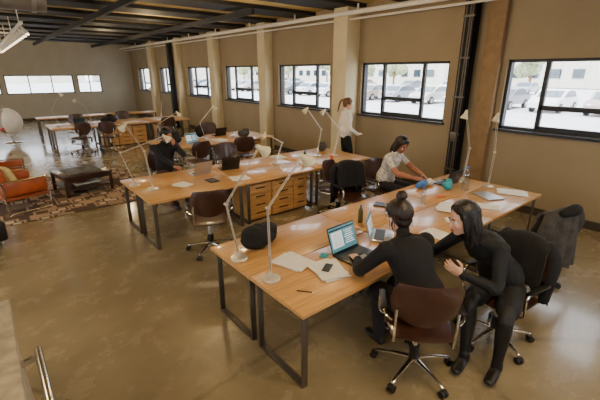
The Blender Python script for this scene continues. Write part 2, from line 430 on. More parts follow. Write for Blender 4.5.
def drape(name,m,loc,rz,w=.5,lowb=.34,lowf=.6,seed=0,hood=None):
    b=B(); F=[];K=[]; n=28
    path=[(-.13,lowf),(-.16,.72),(-.19,.84),(-.215,.93),(-.26,.955),(-.305,.93),(-.325,.82),(-.335,.65),(-.345,.5),(-.35,lowb)]
    pts,_=cat([V((0,p[0],p[1])) for p in path],[(0,0)]*len(path),4)
    L=len(pts)-1
    for i,p in enumerate(pts):
        d=(pts[min(i+1,L)]-pts[max(i-1,0)]).normalized(); nn=V((0,-d.z,d.y))
        a=[];c=[]
        for j in range(n+1):
            u=-1+2*j/n; t=i/L; drop=abs(t-.42)*1.6
            x=u*w/2*(1+.18*drop)+.02*noise.noise(V((u*2,t*3,seed)))
            y=.075*u*u+ (.022*math.sin(u*9+seed+t*2)+.012*math.sin(u*21+seed*2))*min(1,drop)*(1 if p.y<-.26 else .5)
            z=p.z-.05*u*u+.03*noise.noise(V((u*3,t*2,seed+5)))*drop
            a.append(b.addv(V((x,p.y+y,z))+nn*.010)); c.append(b.addv(V((x,p.y+y,z))-nn*.010))
        F.append(a);K.append(c)
    b.sheet(F,K,m)
    for s in (-1,1):
        b.loft([(s*w*.42,-.24,.90),(s*w*.54,-.25,.78),(s*w*.56,-.22,.6),(s*w*.52,-.24,.44)],[(.05,.06),(.055,.06),(.045,.05),(.04,.045)],m,seg=12)
    if hood: b.loft([(-.12,-.30,.93),(0,-.33,.96),(.12,-.30,.93)],[(.04,.04),(.06,.05),(.04,.04)],hood,side=(0,0,1),seg=12)
    return b.done(name,loc,rz,KP,sharp=60)
drape('draped_jacket',M_grey,(4.75,1.38,0),-15,w=.46,seed=1,hood=M_fab)
drape('draped_coat',M_fab,P6,P6R,w=.42,lowb=.44,seed=3)
drape('draped_coat',M_fab,(4.45,3.98,0),165,w=.44,seed=6)

# ---------------- lamps
def lamp(base,elbow,head,aim,m=M_arm,mh=M_cream,ks=.72):
    b=B(); bs=V(base); e=V(elbow)-bs; h=V(head)-bs
    b.lathe([(.0,0),(.08,0),(.082,.012),(.075,.022),(.02,.028),(.014,.06),(.0,.06)],(0,0,0),m,24)
    p=V((0,0,.06)); sd=(e-p).cross(h-e)
    sd=sd.normalized() if sd.length>1e-4 else V((0,1,0))
    for s in (-1,1):
        b.cyl(p+sd*s*.010,e+sd*s*.010,.0042,m,seg=8); b.cyl(e+sd*s*.010,h+sd*s*.010,.0042,m,seg=8)
    b.cyl(e-sd*.02,e+sd*.02,.013,m); b.cyl(p-sd*.016,p+sd*.016,.013,m); b.cyl(h-sd*.016,h+sd*.016,.011,m)
    u=(e-p).normalized()
    b.tube([p+u*.03+V((0,0,0)),p+u*.16],.007,M_chrome)
    a=V(aim).normalized(); pf=[(0,-.075),(.022,-.07),(.03,-.04),(.034,0),(.06,.05),(.082,.11),(.078,.112),(.05,.05),(.0,.03)]
    b.lathe([(r*ks,z*ks) for r,z in pf],h+a*.02,mh,20,axis=a)
    b.ell(h+a*.07,(.018,.018,.022),M_eye,seg=10,rg=6)
    return b.done('desk_lamp',base)
lamp((1.60,2.86,.751),(1.5,2.86,1.33),(1.90,2.90,1.79),(.7,.0,-.5))
lamp((1.62,2.36,.751),(1.62,2.38,1.40),(2.02,2.42,1.77),(.7,.1,-.5))
lamp((1.6,6.05,.751),(1.45,6.0,1.3),(2.1,5.9,1.5),(.6,-.1,-.6))
lamp((1.75,5.66,.751),(1.7,5.66,1.35),(1.55,5.9,1.72),(-.5,.3,-.6))
lamp((4.2,5.82,.751),(4.35,5.82,1.15),(3.9,5.75,1.38),(-.5,-.2,-.6))
lamp((5.3,5.85,.751),(5.45,5.9,1.3),(5.05,5.9,1.75),(-.6,.1,-.5))
lamp((5.62,5.66,.751),(5.75,5.66,1.3),(5.3,5.65,1.72),(-.6,.1,-.5))
lamp((5.80,2.86,.751),(5.88,2.86,1.3),(5.6,2.86,1.88),(-.2,.1,-.9))
lamp((5.83,2.46,.751),(5.86,2.46,1.3),(5.75,2.46,1.86),(-.3,.1,-.9))
lamp((4.4,9.33,.751),(4.3,9.33,1.2),(4.7,9.3,1.6),(.5,0,-.7))
lamp((3.3,9.33,.751),(3.2,9.33,1.25),(3.7,9.3,1.5),(.5,0,-.7))
lamp((1.8,14.7,.751),(1.7,14.7,1.3),(2.0,14.6,1.8),(.5,0,-.7))
lamp((2.8,14.7,.751),(2.7,14.7,1.3),(2.4,14.6,1.6),(-.5,0,-.7))
lamp((5.2,14.7,.751),(5.3,14.7,1.35),(4.9,14.6,1.9),(-.5,0,-.7))

# ---------------- laptops and desk items
def laptop(x,y,rz,body=M_sil,scr=M_scr,tilt=20,w=.34,ui=True,name='laptop'):
    b=B(); d=w*.7
    b.box((0,0,.009),(w,d,.016),body,bev=.004)
    b.box((0,.03,.0185),(w*.86,d*.45,.003),M_blk); b.box((0,-d*.32,.0178),(w*.3,d*.22,.002),mat('trackpad',(160,160,160),.4))
    R=Matrix.Rotation(math.radians(-tilt),4,'X')
    M=Matrix.Translation((0,d/2,.014))@R
    b.X=M
    h=d*.98
    b.box((0,0,h/2),(w,.008,h),body,bev=.003); b.box((0,-.005,h/2),(w*.95,.002,h*.9),scr)
    if ui:
        b.box((0,-.0065,h*.86),(w*.93,.001,h*.06),M_scrd)
        b.box((-w*.22,-.0065,h*.48),(w*.4,.001,h*.6),M_scrw)
        for k in range(7): b.box((w*.22,-.0065,h*(.25+.08*k)),(w*(.34-.05*(k%3)),.001,h*.03),M_scrw)
        for k in range(7): b.box((-w*.22,-.0072,h*(.25+.07*k)),(w*(.3-.06*(k%2)),.001,h*.015),M_scrd)
    b.X=Matrix.Identity(4)
    return b.done(name,(x,y,.751),rz)
laptop(2.52,2.2,2,body=M_blk,w=.38)
laptop(3.08,2.32,34,tilt=14)
laptop(2.72,6.12,188,ui=False,body=M_sil)
laptop(5.52,3.02,175,body=M_blk,scr=M_scrd,ui=False,w=.36)
laptop(3.3,6.1,170,body=M_blk,scr=M_scrd,ui=False)
laptop(3.95,8.95,10,body=M_sil); laptop(5.0,9.7,180,ui=False,body=M_blk,scr=M_scrd); laptop(2.4,14.4,0,ui=False,body=M_blk,scr=M_scrd)
def papers(x,y,rz,w=.21,h=.29,n=3,spread=.03,m=M_paper,name='paper_stack',th=.003):
    b=B()
    for i in range(n):
        R=Matrix.Rotation(random.uniform(-.25,.25) if n>1 else 0,3,'Z')
        b.box((random.uniform(-spread,spread),random.uniform(-spread,spread),th*(i+.5)+.0005*i),(w,h,th*.9),m,rot=R)
    return b.done(name,(x,y,.751),rz)
papers(1.97,2.5,20,w=.24,h=.32,n=4); papers(2.1,2.15,-10,n=4,th=.006,w=.25,h=.33,spread=.015)
b=B(); b.box((0,0,.005),(.07,.14,.009),M_blk,bev=.003); b.box((0,0,.0098),(.06,.12,.001),M_scrd); b.done('smartphone',(2.1,2.16,.778),-60)
papers(2.28,2.42,30,w=.08,h=.08,n=1,m=M_teal,name='sticky_notes',th=.01)
b=B(); b.cyl((-.07,0,.006),(.06,0,.006),.005,M_blk,seg=8); b.cyl((.06,0,.006),(.075,0,.006),.005,M_chrome,r1=.001,seg=8); b.done('pen',(1.72,2.02,.751),-50)
blob('black_bag',[((0,0,.09),(.26,.16,.095)),((-.08,.02,.14),(.15,.12,.08)),((.1,-.02,.13),(.15,.12,.07)),((.0,.02,.16),(.1,.08,.06)),((.2,.0,.05),(.1,.08,.05))],M_fab,(1.93,3.0,.757),25)
def cup(x,y,r=.035,h=.11,m=M_cup,name='drinking_glass'):
    b=B(); b.lathe([(0,0),(r*.85,0),(r,h),(r*.93,h),(r*.8,.008),(0,.008)],(0,0,0),m,20); return b.done(name,(x,y,.751))
cup(2.26,1.9); cup(3.7,2.75); cup(3.05,1.95,.04,.08,M_wh,'coffee_mug'); cup(4.2,2.9)
cup(4.0,5.4,.04,.09,M_wh,'coffee_mug'); cup(5.3,5.4,.04,.09,M_org,'coffee_mug')
def bottle(x,y,m=M_cup,h=.26,r=.036,capm=M_blue):
    b=B(); b.lathe([(0,0),(r,0),(r,h*.62),(r*.8,h*.74),(r*.38,h*.85),(r*.36,h*.93),(0,h*.93)],(0,0,0),m,20); b.cyl((0,0,h*.92),(0,0,h),r*.42,capm)
    return b.done('water_bottle',(x,y,.751))
bottle(5.42,2.62,h=.36,r=.05); bottle(3.2,2.75,m=mat('green_glass',(70,74,40),.2),h=.22,r=.03); bottle(4.7,5.55,m=mat('green_glass',(70,74,40),.2),h=.26,r=.035); bottle(4.3,2.62,h=.24,r=.034)
papers(4.5,2.3,15,w=.3,h=.42,n=3,spread=.06); papers(5.8,2.08,30,w=.28,h=.38,n=4,spread=.05)
papers(3.6,1.98,-12,n=2); papers(4.15,2.0,5,n=2); papers(4.9,2.05,20,n=2); papers(3.9,2.95,25,w=.16,h=.22,n=1,m=M_blk,name='notebook',th=.015)
papers(2.2,5.6,20,n=2); papers(3.1,5.4,-15,n=2,w=.3); papers(4.6,6.3,10,n=3); papers(5.0,5.3,-20,n=3,w=.3); papers(2.65,5.5,0,w=.16,h=.22,n=1,m=M_blk,name='notebook',th=.015)
papers(5.38,2.25,-25,w=.26,h=.36,n=1,m=M_sil,name='closed_laptop',th=.02)
papers(4.85,2.68,-25,w=.12,h=.09,n=1,m=M_org,name='orange_card',th=.012)
blob('teal_plush_toy',[((0,0,.07),(.08,.07,.07)),((.05,.02,.12),(.05,.05,.05)),((-.06,.02,.1),(.04,.04,.04))],M_teal,(5.2,2.78,.752),voxel=.01,ns=.004)
blob('blue_yarn_bundle',[((0,0,.05),(.1,.07,.05)),((.09,.02,.06),(.06,.06,.05)),((-.09,0,.05),(.06,.05,.045))],M_blue,(5.0,3.1,.752),voxel=.01,ns=.006)
blob('knit_wool',[((0,0,.04),(.09,.06,.04)),((.05,.04,.05),(.05,.04,.04))],M_white,(5.24,3.11,.754),voxel=.01,ns=.006)
blob('messenger_bag',[((0,0,.1),(.17,.08,.11)),((0,-.05,.09),(.14,.05,.08))],M_grey,(5.75,6.2,.757),30)
blob('dark_coat',[((0,0,.1),(.24,.2,.11)),((.1,.05,.2),(.15,.12,.1)),((-.12,0,.12),(.16,.15,.1))],M_fab,(3.45,9.12,.77),20,ns=.02)
blob('backpack',[((0,0,.16),(.16,.1,.17)),((0,-.08,.12),(.12,.06,.1))],M_fab,(4.45,9.7,.765),20)
blob('jacket_pile',[((0,0,.08),(.2,.15,.09)),((.1,.0,.14),(.1,.1,.08))],M_grey,(5.4,9.0,.765),20,ns=.02)
papers(4.6,8.95,10,n=4,w=.3,h=.4,spread=.1); papers(5.7,9.7,0,n=3,spread=.1)
papers(2.0,14.3,10,n=3,w=.3,h=.4,spread=.05); papers(4.0,14.4,10,n=4,w=.4,h=.4,spread=.1); papers(5.2,14.4,10,n=4,w=.3,h=.4,spread=.1)
blob('dark_coat',[((0,0,.1),(.3,.2,.12)),((.1,.05,.2),(.15,.12,.1))],M_fab,(3.3,14.5,.775),20,ns=.02)

# ---------------- lounge
b=B(); b.box((0,0,.008),(3.6,3.3,.016),M_rug,bev=.004); b.done('area_rug',(.75,9.25,0))
b=B()
w,d=.95,.95; M_dk=mat('dark_walnut',(58,36,28),.35,coat=.2)
b.box((0,0,.41),(w,d,.04),M_dk,bev=.006); b.box((0,0,.14),(w-.06,d-.06,.03),M_dk)
for sx in (-1,1):
    for sy in (-1,1): b.box((sx*(w/2-.04),sy*(d/2-.04),.2),(.06,.06,.4),M_dk,bev=.004)
b.box((0,0,.432),(w*.7,d*.7,.006),mat('table_glass_top',(90,96,100),.1,var=.05))
b.box((0,0,.34),(w-.1,d-.1,.08),M_dk)
b.box((.05,.0,.175),(.5,.4,.04),M_paper); b.box((-.1,.05,.215),(.3,.3,.03),M_red)
b.done('coffee_table',(1.35,9.1,.016),8)
def armchair(name,loc,rz,pil=True):
    b=B()
    b.box((0,.02,.36),(.66,.66,.16),M_leather,bev=.04); b.box((0,-.30,.62),(.64,.16,.5),M_leather,rot=Matrix.Rotation(math.radians(12),3,'X'),bev=.05)
    b.box((0,.02,.26),(.7,.7,.05),M_leather,bev=.01)
    for s in (-1,1):
        b.box((s*.38,-.02,.46),(.10,.74,.26),M_leather,bev=.035)
        b.tube([(s*.45,.34,.03),(s*.45,.36,.55),(s*.45,.3,.6),(s*.45,-.32,.6),(s*.45,-.36,.55),(s*.45,-.34,.03),(s*.45,-.28,.015),(s*.45,.3,.015),(s*.45,.34,.03)],.014,M_chrome,smooth=3)
    b.tube([(-.45,.33,.2),(.45,.33,.2)],.012,M_chrome); b.tube([(-.45,-.33,.2),(.45,-.33,.2)],.012,M_chrome)
    if pil:
        b.pad(Matrix.Translation((.05,-.14,.62))@Matrix.Rotation(math.radians(20),4,'X'),.42,.4,.16,0,M_yel)
    return b.done(name,loc,rz)
armchair('leather_armchair',(.2,8.6,.02),-75)
armchair('leather_armchair',(.05,9.9,.02),-95)
def egg(loc,rz,name='egg_chair'):
    b=B(); m=mat('white_shell',(232,228,220),.3,var=.03)
    n=20;rg=14; R=.42
    grid=[]
    for j in range(rg+1):
        th=math.radians(18+144*j/rg); row=[]
        for i in range(n+1):
            ph=math.radians(130+280*i/n)
            row.append((R*math.sin(th)*math.cos(ph),R*math.sin(th)*math.sin(ph),R*math.cos(th)*1.1))
        grid.append(row)
    for k,ks,mm in ((0,1,m),(1,.92,m)):
        vs=[[b.addv(V(p)*ks+V((0,0,.75))) for p in r] for r in grid]
        for j in range(rg):
            for i in range(n): b.face([vs[j][i],vs[j][i+1],vs[j+1][i+1],vs[j+1][i]],mm)
    b.ell((0,.0,.48),(.3,.3,.09),M_red); b.ell((0,0,1.19),(.14,.14,.03),m); b.ell((0,0,.31),(.17,.17,.04),m)
    b.cyl((0,0,.05),(0,0,.35),.03,M_chrome); b.lathe([(0,0),(.3,0),(.28,.02),(.04,.05),(0,.05)],(0,0,0),M_chrome,24)
    return b.done(name,loc,rz,sharp=50)
egg((.62,17.3,0),110)
b=B(); b.box((0,0,.22),(.5,.5,.3),M_blk,bev=.05); 
for sx in (-1,1):
    for sy in (-1,1): b.cyl((sx*.18,sy*.18,0),(sx*.18,sy*.18,.08),.02,M_chrome)
b.done('ottoman',(-.38,6.9,0),10)

# stair guard lower-left
M_gw=mat('guard_wall_concrete',(172,160,138),.9,var=.2,scale=14,bump=.5)
b=B(); b.box((-.42,1.4,.52),(.56,2.7,1.04),M_gw,bev=.01); b.box((-.42,1.4,1.06),(.60,2.74,.05),M_gw,bev=.01); b.done('stair_guard_wall')
b=B(); b.tube([(-.04,.6,1.0),(-.04,2.1,1.0),(-.05,2.2,.97),(-.13,2.22,.95)],.02,M_chrome,12,smooth=3)
for y in (.9,1.9): b.tube([(-.04,y,1.0),(-.05,y,.93),(-.14,y,.92)],.01,M_chrome,8)
b.done('handrail')

# ---------------- people
def ik(a,t,l1,l2,pole):
    a=V(a);t=V(t);d=t-a;L=min(d.length,(l1+l2)*.995); d.normalize(); t=a+d*L
    x=(l1*l1-l2*l2+L*L)/(2*L); h=math.sqrt(max(l1*l1-x*x,0)); p=V(pole); p=p-d*p.dot(d); p.normalize()
    return a+d*x+p*h,t
def make_hand(parent,wrist,d,n,right,skin,curl=.5,k=1.0):
    d=V(d).normalized(); n=V(n); n=(n-d*n.dot(d)).normalized(); s=d.cross(n)*(1 if right else -1); w=V(wrist)
    b=B()
    b.loft([w-d*.03,w+d*.0,w+d*.035,w+d*.085],[(.024,.018),(.026,.018),(.038,.017),(.038,.012)],skin,side=s,seg=14)
    for off,L,r,cm in ((.029,.072,.0082,.9),(.010,.080,.0085,1.0),(-.010,.075,.0082,1.1),(-.029,.058,.0072,1.2)):
        p=w+d*.082+s*off; pts=[p-d*.01]; ang=0.12
        dd=(d+s*off*1.5).normalized()
        for q,f in enumerate((.45,.3,.25)):
            pts.append(p.copy()) if q==0 else None
            p=p+(dd*math.cos(ang)+n*math.sin(ang))*L*f; pts.append(p.copy()); ang+=curl*cm
        b.loft(pts,[r,r,r*.98,r*.92,r*.8][:len(pts)],skin,side=s,seg=10,sub=3)
    t0=w+d*.02+s*.024; t1=t0+(d*.6+s*.65+n*.35).normalized()*.04; t2=t1+(d*.85+s*.2+n*.35).normalized()*.03
    b.loft([t0-s*.01,t1,t2,t2+(d*.9+n*.3).normalized()*.02],[.013,.0115,.0095,.008],skin,side=n,seg=10,sub=3)
    me=remesh(b.bm,.0038,2); me.materials.append(skin); nm='right_hand' if right else 'left_hand'
    me.name=nm; ob=bpy.data.objects.new(nm,me); S.collection.objects.link(ob); ob.parent=parent
def hair_mesh(h,style,hair,rnd):
    c0=V((0,-.024,.044)); rr=V((.084,.098,.093))
    def on(d,k=1.0):
        d=d.normalized(); return V((c0.x+d.x*rr.x*k,c0.y+d.y*rr.y*k,c0.z+d.z*rr.z*k))
    h.ell(c0,(.083,.097,.091),hair,seg=24,rg=16)
    h.ell((0,-.05,-.005),(.074,.058,.078),hair)
    def line(phi):
        a=abs(phi)
        z=.62-.62*min(1,a/80)**1.5 if a<80 else 0-.95*min(1,(a-80)/70)
        return V((math.sin(math.radians(phi)),math.cos(math.radians(phi)),z))
    def over(d0,d1,n=5):
        return [on(d0.lerp(d1,i/(n-1)),1.03) for i in range(n)]
    if style in('bun','tail'):
        tgt=V((0,-.45,1.0)) if style=='bun' else V((0,-1,.2))
        for i in range(34):
            phi=-175+350*i/33+rnd.uniform(-3,3)
            h.loft(over(line(phi),tgt),[.007,.011,.012,.011,.009],hair,seg=8,sub=3)
    if style=='bun':
        cb_=on(tgt,1.0)+V((0,-.015,.035))
        h.ell(cb_,(.042,.042,.036),hair)
        for i in range(9):
            a=i*.7; R=.036
            h.loft([cb_+V((math.cos(a+t)*R*(1-.25*t),math.sin(a+t)*R*(1-.25*t),-.02+.022*t)) for t in (0,.6,1.2,1.8,2.3)],[.006,.011,.012,.010,.006],hair,seg=8,sub=3)
        for i in range(6):
            s=rnd.choice((-1,1)); y=rnd.uniform(-.08,.04)
            h.loft([(s*.075,y,.0),(s*.083,y+.005,-.04),(s*.075,y+.012,-.085)],[.005,.004,.003],hair,seg=6,sub=3)
    if style=='tail':
        for i in range(7):
            ox=rnd.uniform(-.02,.02); oy=rnd.uniform(-.015,.015)
            h.loft([(ox*.4,-.115,.055),(ox,-.15+oy,.05),(ox*1.2,-.172+oy,-.01),(ox*1.2,-.165+oy,-.10),(ox*.6,-.15+oy,-.19-rnd.uniform(0,.03))],[.012,.014,.015,.012,.005],hair,seg=8)
    if style in('long','bob'):
        LN=.25 if style=='long' else .12
        for s in (-1,1):
            for i in range(15):
                f=i/14; th=math.radians(52+f*112)
                d0=V((s*.04,math.cos(th),math.sin(th)))
                yy=.6-f*1.5
                d1=V((s*1.0,yy if f<.75 else yy*1.1,.25)) if f<.8 else V((s*(1-(f-.8)*4.2),-1,0))
                P_=over(d0,d1,4)
                e=P_[-1]; 
                for t in (.33,.66,1.0):
                    j=rnd.uniform(-.006,.006)
                    P_.append(V((e.x*(1.05-.12*t)+j+s*.004*math.sin(t*6+i),e.y*(1-.25*t)+j-.012*t+(.012*math.sin(t*5+i)),e.z-LN*t-rnd.uniform(0,.015))))
                h.loft(P_,[.009,.012,.014,.015,.015,.013,.006],hair,seg=8,sub=3)
        h.loft([(0,-.085,.03),(0,-.1,-.04),(0,-.095,-.04-LN*.5),(0,-.08,-LN*.85)],[(.06,.03),(.075,.032),(.07,.028),(.04,.015)],hair,side=(1,0,0),seg=16)
    if style=='beard':
        for i in range(26):
            phi=-175+350*i/25; d1=line(phi)
            h.loft(over(V((0,-.1,1)),d1,4),[.010,.013,.013,.008],hair,seg=8,sub=3)
        h.loft([(-.06,.03,-.05),(-.035,.075,-.088),(0,.09,-.1),(.035,.075,-.088),(.06,.03,-.05)],[(.012,.022)]*5,hair,side=(0,0,1),seg=12)
def person(name,loc,rz,zp,N,bend,H,look,wr,wl,pr,pl,ar,al,kr,kl,top,bottom,skin,hair,style,shoe=M_boot,male=False,skirt=False,hr=None,hl=None,tilt=0,sleeve=1.0,curl=(.45,.45),toe=(0,1,0),bulk=1.0,scale=None):
    par=bpy.data.objects.new(name,None); S.collection.objects.link(par); par.location=loc; par.rotation_euler=(0,0,math.radians(rz)); par.scale=(scale or KP,)*3
    P=V((0,0,zp)); N=V(N); H=V(H); sw=(.185 if male else .16)*(1+(bulk-1)*.6)
    Cc=(P+N)/2+V(bend)
    def bz(t): return P*(1-t)**2+Cc*2*t*(1-t)+N*t*t
    b=B(); caps=[]; mx=M_skin
    if male: rt=[(.145,.115),(.165,.125),(.155,.12),(.145,.11),(.165,.12),(.178,.12),(.15,.095),(.07,.062)]
    else: rt=[(.15,.115),(.178,.13),(.165,.122),(.128,.1),(.138,.108),(.150,.11),(.13,.085),(.062,.058)]
    rt=[(r[0]*(bulk if 1<i<7 else 1),r[1]*(bulk if 1<i<7 else 1)) for i,r in enumerate(rt)]
    ts=[0,.1,.24,.45,.64,.8,.93,1.0]
    X=V((1,0,0)); b.loft([bz(t) for t in ts],rt,mx,side=X,seg=24)
    pts=[bz(t) for t in ts]
    for i in range(len(ts)-1):
        caps.append(('top' if ts[i]>=.1 or skirt else 'bot',pts[i],pts[i+1],(rt[i][0]+rt[i][1]+rt[i+1][0]+rt[i+1][1])/4))
    ud=(bz(1)-bz(.85)).normalized()
    fw=ud.cross(X)
    if fw.y<0: fw=-fw
    if not male:
        for s in (-1,1): b.ell(bz(.72)+X*s*.065+fw*.065,(.055,.05,.058),mx)
    sh=[]
    sc=bz(.9)
    for s in (-1,1): sh.append(sc+X*s*sw)
    b.loft([sh[0],sc+X*-.09+ud*.018,sc+ud*.03,sc+X*.09+ud*.018,sh[1]],[(.055,.052),(.062,.055),(.065,.06),(.062,.055),(.055,.052)],mx,side=(0,1,0),seg=18)
    caps.append(('top',sh[0],sh[1],.06)); caps.append(('top',sc+ud*.02,N-ud*.0,.075))
    lk=V(look).normalized(); hu=V((math.sin(tilt),0,1)); hr_=lk.cross(hu).normalized(); hu=hr_.cross(lk).normalized()
    Rm=Matrix((hr_,lk,hu)).transposed(); HM=Matrix.Translation(H)@Rm.to_4x4()
    nb=HM@V((0,-.025,-.06))
    nr=.058 if male else .049
    b.loft([N-ud*.05,N+ud*.01,(N+nb)/2,nb],[nr*1.5,nr*1.12,nr,nr],mx,side=X,seg=18)
    caps.append(('skin',N+ud*.045,nb,nr)); 
    b.X=HM
    b.ell((0,-.012,.035),(.074,.094,.086),mx); b.ell((0,.022,-.03),(.060,.066,.078),mx); b.ell((0,.052,-.085),(.030,.028,.026),mx)
    b.ell((0,.0,-.055),(.055,.06,.045),mx)
    b.loft([(0,.078,.012),(0,.093,-.008),(0,.102,-.028)],[.008,.0095,.014],mx,seg=10); b.ell((0,.082,-.058),(.024,.012,.012),mx)
    for s in (-1,1):
        b.ell((s*.076,-.005,-.008),(.008,.018,.03),mx); b.ell((s*.034,.062,-.025),(.022,.02,.02),mx); b.ell((s*.03,.076,.024),(.022,.01,.008),mx)
    b.X=Matrix.Identity(4)
    caps.append(('skin',HM@V((0,0,.04)),HM@V((0,.02,-.06)),.085))
    ends=[]
    for s,w,p in ((1,wr,pr),(-1,wl,pl)):
        a=sh[1] if s>0 else sh[0]
        e,w2=ik(a,w,.285,.25,p); sd=(e-a).cross(w2-e)
        if sd.length<1e-5: sd=V((1,0,0))
        k=(1.12 if male else 1.0)*bulk
        b.loft([a,a.lerp(e,.35),e,e.lerp(w2,.3),w2],[.052*k,.046*k,.039*k,.039*k,.028],mx,side=sd,seg=16)
        b.ell(a,(.056*k,.056*k,.056*k),mx)
        ub=a.lerp(e,sleeve*2) if sleeve<.5 else e
        caps.append(('top',a,ub,.045*k))
        if sleeve<.5: caps.append(('skin',a.lerp(e,min(1,sleeve*2+.12)),e,.045*k)); caps.append(('skin',e,w2,.035))
        else:
            m2=e.lerp(w2,sleeve); caps.append(('top',e,m2,.036*k)); caps.append(('skin',m2.lerp(w2,.1),w2+(w2-e).normalized()*.05,.02))
        ends.append((e,w2,s))
    for s,an,kp in ((1,ar,kr),(-1,al,kl)):
        hp=P+V((s*.088,.01,-.015)); kn,a2=ik(hp,an,.42,.42,kp); sd=(kn-hp).cross(a2-kn)
        if sd.length<1e-4: sd=V((1,0,0))
        k=1.0 if (skirt) else 1.12
        b.loft([hp,hp.lerp(kn,.4),kn,kn.lerp(a2,.3),kn.lerp(a2,.7),a2],[.083,.074*k,.054*k,.055*k,.042*k,.036*k*(1.15 if not skirt else 1)],mx,side=sd,seg=18)
        caps.append(('bot' if not skirt else 'top',hp,hp.lerp(kn,.6),.085)); caps.append(('bot',hp.lerp(kn,.75 if skirt else .4),kn,.055)); caps.append(('bot',kn,a2,.046))
        td=V(toe).normalized(); td=V((td.x,td.y,min(td.z,0))).normalized()
        f0=a2+V((0,0,-.045))-td*.035; f1=a2+V((0,0,-.052))+td*.07; f2=a2+V((0,0,-.058))+td*.16
        b.loft([f0,f1,f2],[(.034,.032),(.042,.030),(.036,.02)],mx,side=V((0,0,1)).cross(td),seg=14)
        b.loft([a2+V((0,0,.02)),a2+V((0,0,-.04))-td*.01],[.04,.042],mx,seg=14)
        caps.append(('shoe',f0,f2,.03)); caps.append(('shoe',a2+V((0,0,.0 if not skirt else .12)),f0,.045 if skirt else .03))
    me=remesh(b.bm,.0065,6)
    n=len(me.polygons); ctr=np.empty(n*3,dtype=np.float32); me.polygons.foreach_get('center',ctr); ctr=ctr.reshape(-1,3)
    best=np.full(n,1e9); lab=np.zeros(n,dtype=np.int32); names=['top','bot','skin','shoe']
    for (lb,a,c,r) in caps:
        a=np.array(a);c=np.array(c);ab=c-a; t=np.clip(((ctr-a)@ab)/max(ab@ab,1e-9),0,1); d=np.linalg.norm(ctr-(a+t[:,None]*ab),axis=1)-r
        m=d<best; best[m]=d[m]; lab[m]=names.index(lb)
    for m in (top,bottom,skin,shoe): me.materials.append(m)
    me.polygons.foreach_set('material_index',lab); me.name='body'
    ob=bpy.data.objects.new('body',me); S.collection.objects.link(ob); ob.parent=par
    g=B()
    if sleeve>=.5:
        for e,w2,s in ends:
            m2=e.lerp(w2,sleeve); dd=(w2-e).normalized(); g.loft([m2-dd*.02,m2+dd*.005],[.036,.035],top,seg=14,cap=.3)
    cn=N+ud*.02; g.tube([cn+X*math.cos(a)*(nr*1.28)+fw*math.sin(a)*(nr*1.28) for a in [i*math.pi/8 for i in range(16)]],.009,top,seg=8,closed=True)
    if skirt:
        for s,an,kp in ((1,ar,kr),(-1,al,kl)):
            hp=P+V((s*.088,.01,-.015)); kn,a2=ik(hp,an,.42,.42,kp)
            g.loft([hp,hp.lerp(kn,.5),hp.lerp(kn,.8)],[(.092),(.086),(.078)],top,seg=18)
    g.done('garment_edges',parent=par)
    f=B(); f.X=HM
    for s in (-1,1):
        f.ell((s*.031,.073,.002),(.0135,.012,.0115),M_eye,seg=12,rg=8); f.ell((s*.031,.0825,.002),(.0062,.004,.0062),M_iris,seg=10,rg=6)
        f.loft([(s*.014,.089,.026),(s*.03,.090,.031),(s*.047,.080,.026)],[.0035,.004,.0025],hair,seg=8); 
        f.loft([(s*.018,.0835,.009),(s*.031,.087,.0145),(s*.045,.079,.009)],[.0025,.003,.002],skin,seg=8)
    f.loft([(-.021,.087,-.058),(-.008,.0955,-.0545),(.008,.0955,-.0545),(.021,.087,-.058)],[.003,.0048,.0048,.003],M_lip,seg=8)
    f.loft([(-.018,.087,-.061),(0,.094,-.0645),(.018,.087,-.061)],[.003,.0052,.003],M_lip,seg=8)
    f.done('face',parent=par)
    h=B(); h.X=HM
    hair_mesh(h,style,hair,random.Random(len(name)))
    me=remesh(h.bm,.0045,1,ns=.0015,nsc=30); me.materials.append(hair); me.name='hair'
    o=bpy.data.objects.new('hair',me); S.collection.objects.link(o); o.parent=par
    for (e,w2,s),hd,cu in zip(ends,(hr,hl),curl):
        fd=(w2-e).normalized()
        if hd: d_,n_=hd
        else: d_,n_=fd,(0,0,-1)
        make_hand(par,w2,d_,n_,s>0,skin,cu)
    return par
# P5 woman with bun (from behind)
person('woman_with_bun',(2.42,1.39,0),-14,.56,(.0,.24,1.0),(0,-.05,.03),(.0,.32,1.14),(-.05,.9,-.35),(.17,.58,.71),(-.16,.58,.71),(.7,-.3,-.6),(-.9,-.3,-.6),
    (.12,.36,.09),(-.06,.36,.09),(0,.3,1),(0,.3,1),M_knitb,M_jean,M_skin,M_hair,'bun',hr=((-.1,.95,-.1),(0,0,-1)),hl=((.2,.95,-.1),(0,0,-1)),sleeve=.92,bulk=1.24,scale=1.13)
# P6 woman leaning in
person('woman_leaning',P6,P6R,.55,(.09,.30,.97),(0,-.04,.06),(.15,.42,1.12),(.35,.88,-.2),(.36,.58,.69),(.04,.50,.74),(.6,-.2,-.5),(-.5,.1,-.6),
    (-.08,.48,.10),(-.27,.36,.10),(-.1,.8,1),(-.3,.6,1),M_dress,M_tight,M_skin,M_hairb,'long',skirt=True,hr=((-.3,.9,0),(0,0,-1)),hl=((.3,.6,.5),(.6,-.2,.3)),sleeve=.95,tilt=.1,toe=(-.3,1,0),bulk=1.08,scale=1.14)
